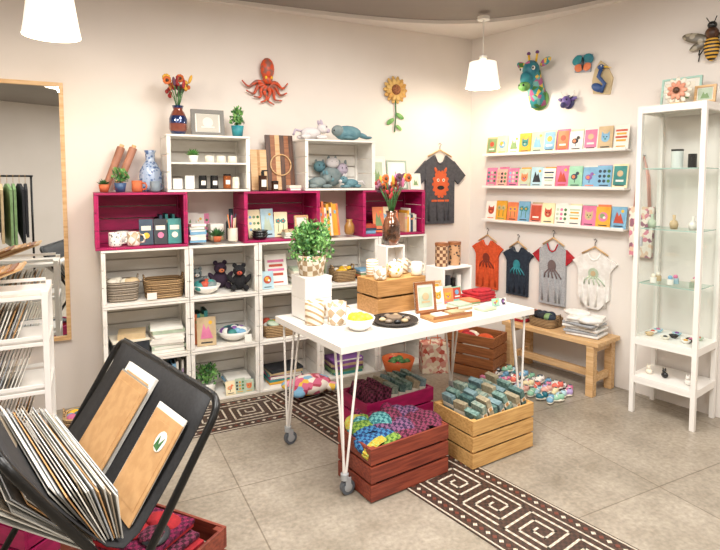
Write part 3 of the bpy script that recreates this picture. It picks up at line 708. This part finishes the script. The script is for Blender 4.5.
# shoes
SH=[COV[6],SKY,COV[8],mat('coral','#e2705f',.7),BLUSH,WHTC,mat('lavender','#b7a0d0',.7),MINT,mat('cow_pattern','#efece6',.7,h2='#2b2b2d',kind='noise',scale=25,ramp=(.48,.52)),CREAM,TEAL]
b=MB()
for r in range(5):
    for i in range(9):
        M=TR(-.27+i*.072+U(-.015,.015),-.13+r*.065,.0+(.03 if r in(1,3) and i%2 else 0),U(-.1,.1),0,U(-.7,.7)); c=SH[(i*3+r*5)%len(SH)]
        b.ell(0,0,.012,.026,.052,.011,COV[4],M=M,seg=10); b.ell(0,-.014,.026,.025,.034,.02,c,M=M,seg=10); b.ell(0,.026,.034,.022,.022,.026,c,M=M,seg=10); b.ell(0,.024,.056,.012,.012,.005,GREY,M=M,seg=8); b.tube([(-.02,-.01,.038),(0,-.008,.047),(.02,-.01,.038)],.004,PAPER,5,M=M)
b.build('baby_shoes',PB(1.0,.53,.002),RB)

# slatted crates
def slat_crate(name,loc,rz,L,W,H,m,fill=None,n=3):
    b=MB(); t=.012; g=.012; hh=(H-g*(n-1))/n
    for k in range(n):
        z=hh/2+k*(hh+g)
        for sy in(-1,1): b.box(0,sy*(W/2-t/2),z,L,t,hh,m)
        for sx in(-1,1): b.box(sx*(L/2-t/2),0,z,t,W-2*t,hh,m)
    for sx in(-1,1):
        for sy in(-1,1): b.box(sx*(L/2-t-.013),sy*(W/2-t-.011),H/2,.026,.022,H-.004,m)
    for k in range(4): b.box(0,-W/2+t+(W-2*t)*(k+.5)/4,.008,L-2*t,(W-2*t)/4-.006,.012,m)
    if fill: fill(b,L,W,H)
    return b.build(name,loc,rz,bevel=.002)
KN=[]
for i,(a,c) in enumerate((('#1f3f6f','#3f7fb0'),('#4f7a34','#8fae4a'),('#8f2050','#5a1438'),('#c9a83a','#b9bf5a'),('#4a1f30','#8a3a58'),('#2b6f78','#6fb0b0'),('#3a2a4a','#8a5a80'))):
    KN.append(mat('knit_%d'%i,a,.95,h2=c,kind='checker',scale=60,bump=1,bscale=160))
def beanie(b,M,m,m2,s=1,pom=None):
    pr=[(.062,0),(.068,.004),(.068,.036),(.060,.04),(.064,.06),(.058,.09),(.04,.112),(.018,.122),(0,.123)]
    Ms=M@TR(s=(s,s*.5,s))
    b.lathe(0,0,0,pr[:4],m2,18,Ms); b.lathe(0,0,0,pr[3:],m,18,Ms)
    b.lathe(0,0,0,[(0,.01),(.06,.0)],BLKC,18,Ms)
    for k in range(18):
        a=2*pi*k/18; b.tube([(.067*cos(a),.067*sin(a),.003),(.0675*cos(a),.0675*sin(a),.037)],.006,m2,5,M=Ms)
    if pom: b.ell(0,0,.135,.03,.05,.03,pom,M=Ms)
def crate_at(front_left,front_right,W):
    a=Vector(front_left);c=Vector(front_right); d=(c-a); ang=math.atan2(d.y,d.x); nrm=Vector((-sin(ang),cos(ang)))
    m=(a+c)/2+nrm*W/2; return (m.x,m.y,.008),ang,d.length
def f_knit(b,L,W,H):
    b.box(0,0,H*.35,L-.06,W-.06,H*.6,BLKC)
    seq=(0,1,3,0,5,1,6,4,2,4,6,2,4,6,4)
    i=0
    for x in(-.17,-.09,-.005,.08,.16):
        for y in(-.07,.015,.09):
            m=KN[seq[i]]; m2=KN[seq[(i+2)%15] if i<6 else 4]; 
            M=TR(x+U(-.01,.01),y-.045,H-.045+U(0,.02)+(.025 if i%3==1 else 0),-pi/2+U(.15,.6),U(-.3,.3),U(-.5,.5))
            beanie(b,M,m,m2,U(1.0,1.18),KN[2] if i in(5,) else None); i+=1
    b.ell(.03,.1,H+.045,.036,.036,.034,KN[2]); b.ell(-.15,.09,H+.02,.045,.04,.03,KN[5])
loc,ang,L=crate_at((.055,2.512),(.465,2.79),.3)
slat_crate('redbrown_wooden_crate',loc,ang,.50,.30,.26,WOODD,f_knit)
FAB=[mat('soap_wrap_%d'%i,a,.6,h2=c,kind='noise',scale=60) for i,(a,c) in enumerate((('#4f6f68','#7f9a90'),('#6a7f76','#99a392'),('#a99d82','#90856c'),('#375555','#5f7f78'),('#5f7a80','#7f989c')))]
def f_wrap(b,L,W,H):
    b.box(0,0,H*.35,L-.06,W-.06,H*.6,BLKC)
    for i in range(9):
        for j in range(3):
            x=-L/2+.07+i*(L-.13)/8; y=-W/2+.065+j*(W-.13)/2; zz=H-.035+.025*((i*7+j*3)%3)+.012*j
            M=TR(x,y,zz,U(-.05,.05),-U(.15,.5),U(-.1,.1))
            b.box(0,0,0,.032,.088,.13,FAB[(i+2*j)%5],M=M); b.box(0,0,.01,.0335,.089,.022,COV[4],M=M); b.box(.0,-.0445,.01,.02,.002,.02,WOODC,M=M)
slat_crate('natural_wooden_crate',(.715,3.075,.008),ang-.02,.48,.32,.26,WOODN,f_wrap)
def f_pink(b,L,W,H):
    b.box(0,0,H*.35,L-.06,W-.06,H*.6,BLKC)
    for i in range(8):
        for j in range(2):
            M=TR(-L/2+.06+i*(L-.12)/7,(-.06+.12*j),H-.02,0,U(.1,.4),U(-.2,.2))
            b.box(0,0,0,.045,.1,.14,FAB[(i*2+j)%5] if i>2 else KN[4],M=M)
            if i>2: b.box(0,0,.01,.0465,.101,.03,COV[4],M=M)
slat_crate('pink_slatted_crate',(.165,3.26,.008),ang,.50,.29,.27,PINK,f_pink)
slat_crate('brown_wooden_crate',(.93,4.31,.008),radians(-38),.42,.26,.33,WOODM,lambda b,L,W,H:[b.ell(U(-.13,.13),U(-.05,.05),H-.04,.07,.055,.04,random.choice([REDC,ORNG,COV[4]])) for i in range(5)],4)
def f_cloth(b,L,W,H):
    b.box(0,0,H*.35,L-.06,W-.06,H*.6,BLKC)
    for k in range(5): b.box(U(-.02,.02),0,H-.055+.018*k,L-.12-.03*k,W-.1,.016,[COV[7],REDC,KN[4],REDC,KN[2]][k],rz=U(-.08,.08),ry=U(-.04,.04))
    for i in range(6): b.ell(U(-.15,.15),U(-.07,.07),H+.03,.07,.05,.02,random.choice([REDC,KN[4],COV[7],KN[2]]),rz=U(0,3),ry=U(-.3,.3))
slat_crate('redbrown_wooden_crate',(-.78,1.90,.008),radians(-25),.48,.32,.26,WOODD,f_cloth)
slat_crate('redbrown_wooden_crate',(-1.47,2.27,.008),radians(-20),.46,.32,.26,PINK,f_cloth)
basket('fabric_basket',(-1.65,3.19,.002),RA,.22,.18,.16,WICK,[COV[8],TEAL,COV[6],YELL],14,.045)
bowl('terracotta_planter',(.30,4.20,.002),mat('orange_glaze','#c9622f',.4),.13,.15,[GREEND,REDC],8,.03)
b=MB(); b.box(0,0,.12,.22,.14,.24,TOTE)
for sy in(-1,1): b.tube([(-.05,sy*.07,.24),(-.04,sy*.06,.29),(.04,sy*.06,.29),(.05,sy*.07,.24)],.005,COV[9])
b.build('gift_bag',(.60,4.34,.001),.1,bevel=.004)

# ------------------------------------------------------------------ table
b=MB(); TW,TD=1.40,.72
b.box(0,0,.742,TW,TD,.036,WHITE)
for sx in(-1,1):
    for sy in(-1,1):
        X,Y=sx*(TW/2-.05),sy*(TD/2-.05)
        b.box(X-sx*.03,Y-sy*.03,.721,.12,.12,.005,WHITE)
        b.tube(rnd_poly([(X-sx*.085,Y,.72),(X-sx*.01,Y,.115),(X,Y,.10),(X+sx*.005,Y,.115),(X+sx*.02,Y,.72)],.01),.0065,WHITE,8)
        b.tube([(X,Y-sy*.09,.72),(X,Y,.11)],.0065,WHITE,8)
        b.cyl(X,Y,.078,.02,.03,LGREY)
        for q in(-1,1): b.box(X+.012,Y+q*.016,.06,.03,.004,.06,LGREY)
        Mw=TR(X+.015,Y-.012,.038,pi/2*3)
        b.cyl(0,0,0,.037,.024,GREY,M=Mw,seg=24); b.cyl(0,0,-.002,.022,.028,LGREY,M=Mw)
b.build('rolling_display_table',(.29,3.213,.001),RT,bevel=.002)
z=.763
def white_box(name,loc,rz,w,d,h):
    b=MB(); t=.012
    b.box(0,0,h-t/2,w,d,t,WHITE); b.box(0,0,t/2,w,d,t,WHITE)
    for sx in(-1,1): b.box(sx*(w/2-t/2),0,h/2,t,d,h-2*t,WHITE)
    b.box(0,d/2-t/2,h/2,w-2*t,t,h-2*t,WHITE)
    return b.build(name,loc,rz,bevel=.002)
b=MB()
for q in(-.079,.079):
    for i in range(2): b.box(0,q,.0605+i*.117,.17,.012,.115,WHITE); b.box(q,0,.0605+i*.117,.012,.146,.115,WHITE)
b.box(0,0,.238,.172,.172,.01,WHITE); b.build('white_display_riser',TP(-.535,.225,z),RT,bevel=.002)
potplant('potted_fern',TP(-.535,.225,z+.245),POTW,.09,.115,.19,.13,850,.025,e0=-.25)
mug('patterned_mug',TP(-.60,.075,z),GEOM2,.052,.125,RT+.2); mug('patterned_mug',TP(-.495,.01,z),GEOM,.052,.12,RT-.4)
bowl('lemon_bowl',TP(-.46,-.155,z),WCER,.085,.065,[YELL],9,.026)
b=MB(); b.lathe(0,0,0,[(0,0),(.11,0),(.135,.016),(.13,.022),(.1,.01),(0,.01)],mat('black_weave','#231d1a',.6,h2='#3d332c',kind='wave',scale=30),32)
for i in range(9): b.ell(.07*cos(i*.7),.07*sin(i*.7),.02,.02,.016,.012,[mat('agate','#8a7a6a',.3),BCER,COV[13]][i%3])
b.cyl(0,0,.012,.045,.02,mat('agate','#8a7a6a',.3)); b.build('woven_platter',TP(-.215,-.14,z))
slat_crate('caramel_wooden_crate',TP(-.03,.13,z),RT,.36,.22,.2,WOODC,lambda b,L,W,H:b.box(0,0,H-.004,L-.026,W-.026,.008,WOODN),2)
zz=z+.204
b=MB(); b.lathe(0,0,0,[(0,0),(.04,0),(.055,.03),(.05,.07),(.03,.085),(0,.09)],mat('dot_glaze','#e0b53a',.25,h2='#f0ebe0',kind='voronoi',scale=40,ramp=(.28,.32)),24)
b.ell(0,0,.095,.01,.01,.01,WCER); b.tube([(.05,0,.03),(.08,0,.05),(.09,0,.08)],.01,WCER,r2=.006); b.tube([(-.045,0,.07),(-.075,0,.07),(-.075,0,.03),(-.05,0,.02)],.006,WOODL)
b.build('teapot',TP(-.03,.10,zz),RT+.3)
mug('ceramic_mug',TP(.11,.06,zz),COV[4],.034,.08,RT); mug('ceramic_mug',TP(.09,.17,zz),GEOM2,.034,.085,RT); mug('ceramic_mug',TP(-.165,.06,zz),GEOM,.036,.07,2.2); mug('ceramic_mug',TP(-.14,.18,zz),mat('cream_stripe','#efe6d8',.4,h2='#c9a27a',kind='wave',scale=20,rot=(0,1.57,0)),.036,.1,2)
white_box('white_display_box',TP(.1,.305,z),RT,.15,.10,.365)
b=MB(); vase_b(b,AMBV,.058,.22,.5); dried(b,.2,22,.24,.12,FL+[COV[6],mat('mauve','#8a5a6a',.7)]); b.build('flower_vase',TP(.1,.305,z+.366),RT)
frame('photo_frame',TP(.08,-.065,z),RT-.15,.14,.18,WOODM,COV[12],motif=COV[13]); frame('photo_frame',TP(.33,.14,z),RT-.2,.11,.13,WOODL,COV[2])
b=MB(); b.box(0,0,.008,.28,.13,.016,WOODC); b.box(0,-.061,.022,.28,.008,.014,WOODM); b.box(0,.061,.022,.28,.008,.014,WOODM); b.box(-.05,0,.02,.08,.07,.012,PAPER); b.box(.06,0,.022,.09,.07,.014,COV[13])
b.build('wooden_tray',TP(.10,-.22,z),RT-.05)
cardset('postcards',TP(.27,.03,z),RT-.1,3,.22,.08,.11); cardset('postcards',TP(.42,.06,z),RT,2,.15,.08,.1)
flatstack('notebook_stack',TP(.31,-.11,z),RT,3,.13,.12,(.008,.014),pal=[COV[4],COV[13],COV[12]]); flatstack('notebook_stack',TP(.45,-.06,z),RT,3,.09,.12,(.008,.014),pal=[CREAM,COV[9],COV[5]])
white_box('white_display_box',TP(.55,.24,z),RT,.26,.18,.2)
b=MB(); 
for i in range(4): b.cyl(-.08+i*.05,0,0,.02,.1+.02*(i%2),[BCER,CHAR,BCER,WCER][i])
b.build('candle_jars',TP(.55,.22,z+.014),RT)
for k,(x,m) in enumerate(((.48,CANI),(.60,CANI2))):
    b=MB(); b.cyl(0,0,0,.043,.14,m,seg=24); b.cyl(0,0,.14,.045,.018,WOODM,seg=24); b.build('patterned_canister',TP(x,.24,z+.202),RT)
mug('ceramic_mug',TP(.34,.27,z),GEOM,.04,.1,RT+2); mug('ceramic_cup',TP(.235,.25,z),WCER,.035,.08,RT+2)
b=MB()
for i in range(3): b.box(U(-.01,.01),0,.011+i*.02,.2-.02*i,.15,.019,REDC,rz=U(-.1,.1))
b.ell(.02,-.02,.066,.08,.05,.015,REDC); b.build('folded_red_clothes',TP(.58,.0,z),RT,bevel=.006)
cardset('postcards',TP(.57,-.2,z),RT,2,.14,.06,.05); flatstack('notebook_stack',TP(.42,-.22,z),RT,2,.12,.09,(.006,.01),pal=[CREAM,COV[12]])

# ------------------------------------------------------------------ print browser rack
b=MB(); L=.85; W=.55; RH=.90
for (ya,yb,off) in((0,-W,0.0),(-W,0,.022)):
    p=[(off,yb,.015),(off,ya,RH),(L-off,ya,RH),(L-off,yb,.015)]
    b.tube(rnd_poly(p,.07),.012,BLACK,10)
for x in(0.0,L):
    b.ell(x,-W/2,.457,.02,.02,.02,GREY)
prof=[(0,.90),(.1,.815),(.2,.735),(.32,.645),(.42,.575),(.5,.55),(.58,.575),(.68,.645),(.8,.735),(.9,.815),(1,.90)]
vs=[];fs=[]
for (w,zq) in prof:
    for k in range(9):
        x=.045+(L-.09)*k/8; vs.append((x,-w*W,zq+.013*(1 if w in(0,1) else 0)))
for i in range(len(prof)-1):
    for k in range(8): fs.append((i*9+k,i*9+k+1,(i+1)*9+k+1,(i+1)*9+k))
b.add(vs,fs,BLKF,True)
rack=b.build('folding_print_rack',PA(0,0,0),0)
rack.location=(-.979,2.2,0); rack.rotation_euler=(0,0,radians(-47.8)); sm=rack.modifiers.new('s','SOLIDIFY'); sm.thickness=.003
b=MB()
def sheet(xc,w,yb,zb,ang,h,m,t=.003,inner=None,kr=0):
    M=TR(xc,yb,zb,-ang,0,kr)
    b.box(0,0,h/2,w,t,h,m,M=M)
    if inner: b.box(0,-t*.5-.0008,h*.52,w*.82,.001,h*.8,inner,M=M)
n=30
for i in range(n):
    f=i/(n-1)
    m=[SLEEVE,PAPER,SLEEVB,SLEEVE,PAPER,LGREY,KRAFT,SLEEVE][i%8]
    ang=-.86+.80*f
    hh=(.27-.145*f)*U(.9,1.04)
    sheet(.425+U(-.02,.02)+.02*(f-.5),.73*U(.94,1)*(1-.05*f),-W*.5-.10+.0038*i,.588-.02*f,ang,hh,m,.0032,None,U(-.008,.008))
a0=.60
sheet(.34,.25,-W*.42,.585,a0,.34,PAPER,.012,KRAFT)
sheet(.33,.24,-W*.42-.014,.58,a0,.32,SLEEVE,.006,PAPER)
sheet(.35,.25,-W*.42-.024,.58,a0,.32,KRAFT,.004,KRAFT)
sheet(.66,.20,-W*.42-.006,.58,a0,.30,PAPER,.004,None); sheet(.67,.195,-W*.42-.016,.577,a0,.29,KRAFT,.004,KRAFT)
M=TR(.67,-W*.42-.016,.577,-a0); b.disc(.03,.22,.03,-.004,PAPER,M); b.prism([(.01,.2),(.02,.235),(.03,.21),(.05,.235),(.04,.195)],-.0075,-.006,GREEND,M)
pr=b.build('matted_art_prints'); pr.location=rack.location; pr.rotation_euler=rack.rotation_euler

# white cart at left
b=MB(); CW,CD,CHH=.62,.40,.96
for sx in(-1,1):
    for sy in(-1,1): b.box(sx*(CW/2-.015),sy*(CD/2-.015),CHH/2,.03,.03,CHH,WHITE)
for q in(.14,.42,.68,.93):
    b.box(0,0,q,CW-.002,CD-.002,.02,WHITE); 
    for sy in(-1,1): b.box(0,sy*(CD/2-.006),q+.035,CW-.06,.01,.02,WHITE)
b.build('white_shelf_cart',(-2.02,2.89,.001),RA,bevel=.002)
b=MB()
for i in range(7): b.box(-.14+i*.035,0,.055+.006*i,.012,.28,.26,[WOODC,WOODM,WOODL,KRAFT][i%4],ry=1.2)
b.build('wooden_boards',(-2.02,2.89,.9425),RA)
for q in(.151,.431,.691):
    b=MB()
    for i in range(24): b.box(-.22+i*.0175,-.02,.085,.005,.26,.16,random.choice([PAPER,SLEEVE,KRAFT,SLEEVB,PAPER,LGREY]),ry=.35)
    b.build('print_files',(-2.02,2.89,q+.008),RA)

# ------------------------------------------------------------------ glass cabinet
b=MB(); W,D,H=.40,.34,2.02; GL=glass('cabinet_glass'); GS=glass('shelf_glass','#e2f0ea',.1)
def quad(b,vs,m): b.add(vs,[(0,1,2,3)],m)
for sx in(-1,1):
    for sy in(-1,1): b.box(sx*(W/2-.014),sy*(D/2-.014),H/2,.028,.028,H,WHITE)
for q in(.24,.50,H-.012):
    b.box(0,0,q,W-.001,D-.001,.022,WHITE)
for q in(.48,H-.03,.22):
    for sy in(-1,1): b.box(0,sy*(D/2-.014),q,W-.056,.024,.03,WHITE)
    for sx in(-1,1): b.box(sx*(W/2-.014),0,q,.024,D-.056,.03,WHITE)
GE=mat('glass_edge','#a9c4ba',.2)
for q in(.87,1.23,1.62):
    w2,d2=W/2-.03,D/2-.03
    quad(b,[(-w2,-d2,q),(w2,-d2,q),(w2,d2,q),(-w2,d2,q)],GS)
    b.box(0,-d2,q,2*w2,.002,.006,GE)
    for sx in(-1,1): b.box(sx*w2,0,q,.002,2*d2,.006,GE)
for sx in(-1,1): x=sx*(W/2-.014); quad(b,[(x,-D/2+.03,.51),(x,D/2-.03,.51),(x,D/2-.03,H-.05),(x,-D/2+.03,H-.05)],GL)
quad(b,[(-W/2+.03,-D/2+.014,.51),(W/2-.03,-D/2+.014,.51),(W/2-.03,-D/2+.014,H-.05),(-W/2+.03,-D/2+.014,H-.05)],GL)
b.box(-W/2+.05,-D/2-.006,1.15,.012,.015,.06,LGREY)
b.build('glass_display_cabinet',PB(1.90,.19,.001),RB)
def trinkets(name,z,kind,n=6):
    b=MB()
    for i in range(n):
        x=-.13+(i%3)*.12+U(-.02,.02); y=-.07+(i//3)*.07+U(-.01,.01); c=random.choice([WCER,COV[4],WCER,COV[13],SKY,COV[12],BCER])
        if kind==0: b.lathe(x,y,0,[(0,0),(.02,0),(.026,.03),(.02,.05),(.008,.06),(.01,.09),(0,.09)],c,14)
        elif kind==1: b.lathe(x,y,0,[(0,0),(.015,0),(.03,.02),(.026,.022),(0,.006)],c,16); b.ell(x,y,.018,.014,.012,.01,random.choice(COV))
        elif kind==2: b.ell(x,y,.02,.022,.016,.02,c); b.ell(x,y-.008,.048,.013,.013,.013,c); b.ell(x-.008,y-.008,.062,.004,.003,.008,c); b.ell(x+.008,y-.008,.062,.004,.003,.008,c)
        else: b.cyl(x,y,0,.02,.035,c); b.ell(x,y,.045,.014,.014,.014,random.choice([COV[6],COV[8],COV[4]]))
    b.build(name,PB(1.90,.19,z),RB)
b=MB(); b.cyl(0,0,0,.035,.11,mat('clear_jar','#d9e0dc',.1)); b.cyl(0,0,.11,.036,.012,BCER); b.cyl(.09,0,0,.025,.09,BCER); b.build('glass_jar',PB(1.88,.19,1.624),RB)
trinkets('bud_vases',1.235,0,3); trinkets('candle_cups',.875,3,6); trinkets('trinket_dishes',.513,1,9); trinkets('ceramic_figurines',.253,2,3)
# on cabinet
frame('picture_frame',PB(1.86,.13,2.025),RB,.24,.19,mat('seafoam','#a9cfc2',.6),COV[4],bw=.012)
b=MB(); FP=mat('peach_petal','#e3a58a',.6,h2='#cf8a70',scale=20)
for lay,(n,r) in enumerate(((12,.06),(9,.035))):
    for k in range(n):
        a=2*pi*k/n; b.ell(r*cos(a),-.012*lay,.085+r*sin(a),.026,.006,.014,FP if lay else COV[4],ry=-a,seg=8)
b.ell(0,-.025,.085,.02,.012,.02,WALNUT); b.box(0,.02,.006,.08,.06,.012,WOODL); b.box(0,.012,.05,.02,.008,.09,WOODL)
b.build('flower_ornament',PB(1.90,.27,2.025),RB)
frame('picture_frame',PB(2.03,.2,2.025),RB,.12,.11,WOODL,COV[12])

# ------------------------------------------------------------------ pendants
SHD=mat('lamp_shade','#f4ead8',.6,emit=.9)
BULB=mat('bulb','#fff0d0',.5,emit=14)
for (x,y) in((-1.57,2.83),(.977,4.40)):
    b=MB(); b.lathe(0,0,0,[(.135,0),(.125,.06),(.105,.2),(.04,.215),(.04,.211),(.1,.196),(.121,.058),(.131,0),(.135,0)],SHD,36)
    b.cyl(0,0,.2,.03,.05,WCER); b.tube([(0,0,.25),(0,0,CH-2.32)],.004,WCER,6); b.cyl(0,0,CH-2.31-.03,.05,.025,WCER); b.ell(0,0,.12,.035,.035,.045,BULB)
    b.build('pendant_lamp',(x,y,2.28))
    l=bpy.data.lights.new('pendant_light','POINT'); l.energy=15; l.color=(1,.88,.72); l.shadow_soft_size=.05
    o=bpy.data.objects.new('pendant_light',l); bpy.context.collection.objects.link(o); o.location=(x,y,2.27)
# unseen area lamps added under the ceiling to brighten the walls
for (x,y,e,s) in((-.6,1.2,62,1.0),(1.3,1.6,62,1.0),(-1.6,-.9,45,1.0),(1.6,-1.0,45,1.0),(.1,2.7,44,.8)):
    l=bpy.data.lights.new('fill_light','AREA'); l.energy=e; l.size=s; l.color=(1,.96,.91)
    o=bpy.data.objects.new('fill_light',l); bpy.context.collection.objects.link(o); o.location=(x,y,CH-.04)
w=bpy.data.worlds.new('world'); bpy.context.scene.world=w; w.use_nodes=True
w.node_tree.nodes['Background'].inputs[0].default_value=(.9,.86,.8,1); w.node_tree.nodes['Background'].inputs[1].default_value=.3
bpy.context.scene.view_settings.view_transform='Standard'
bpy.context.scene.view_settings.exposure=.2
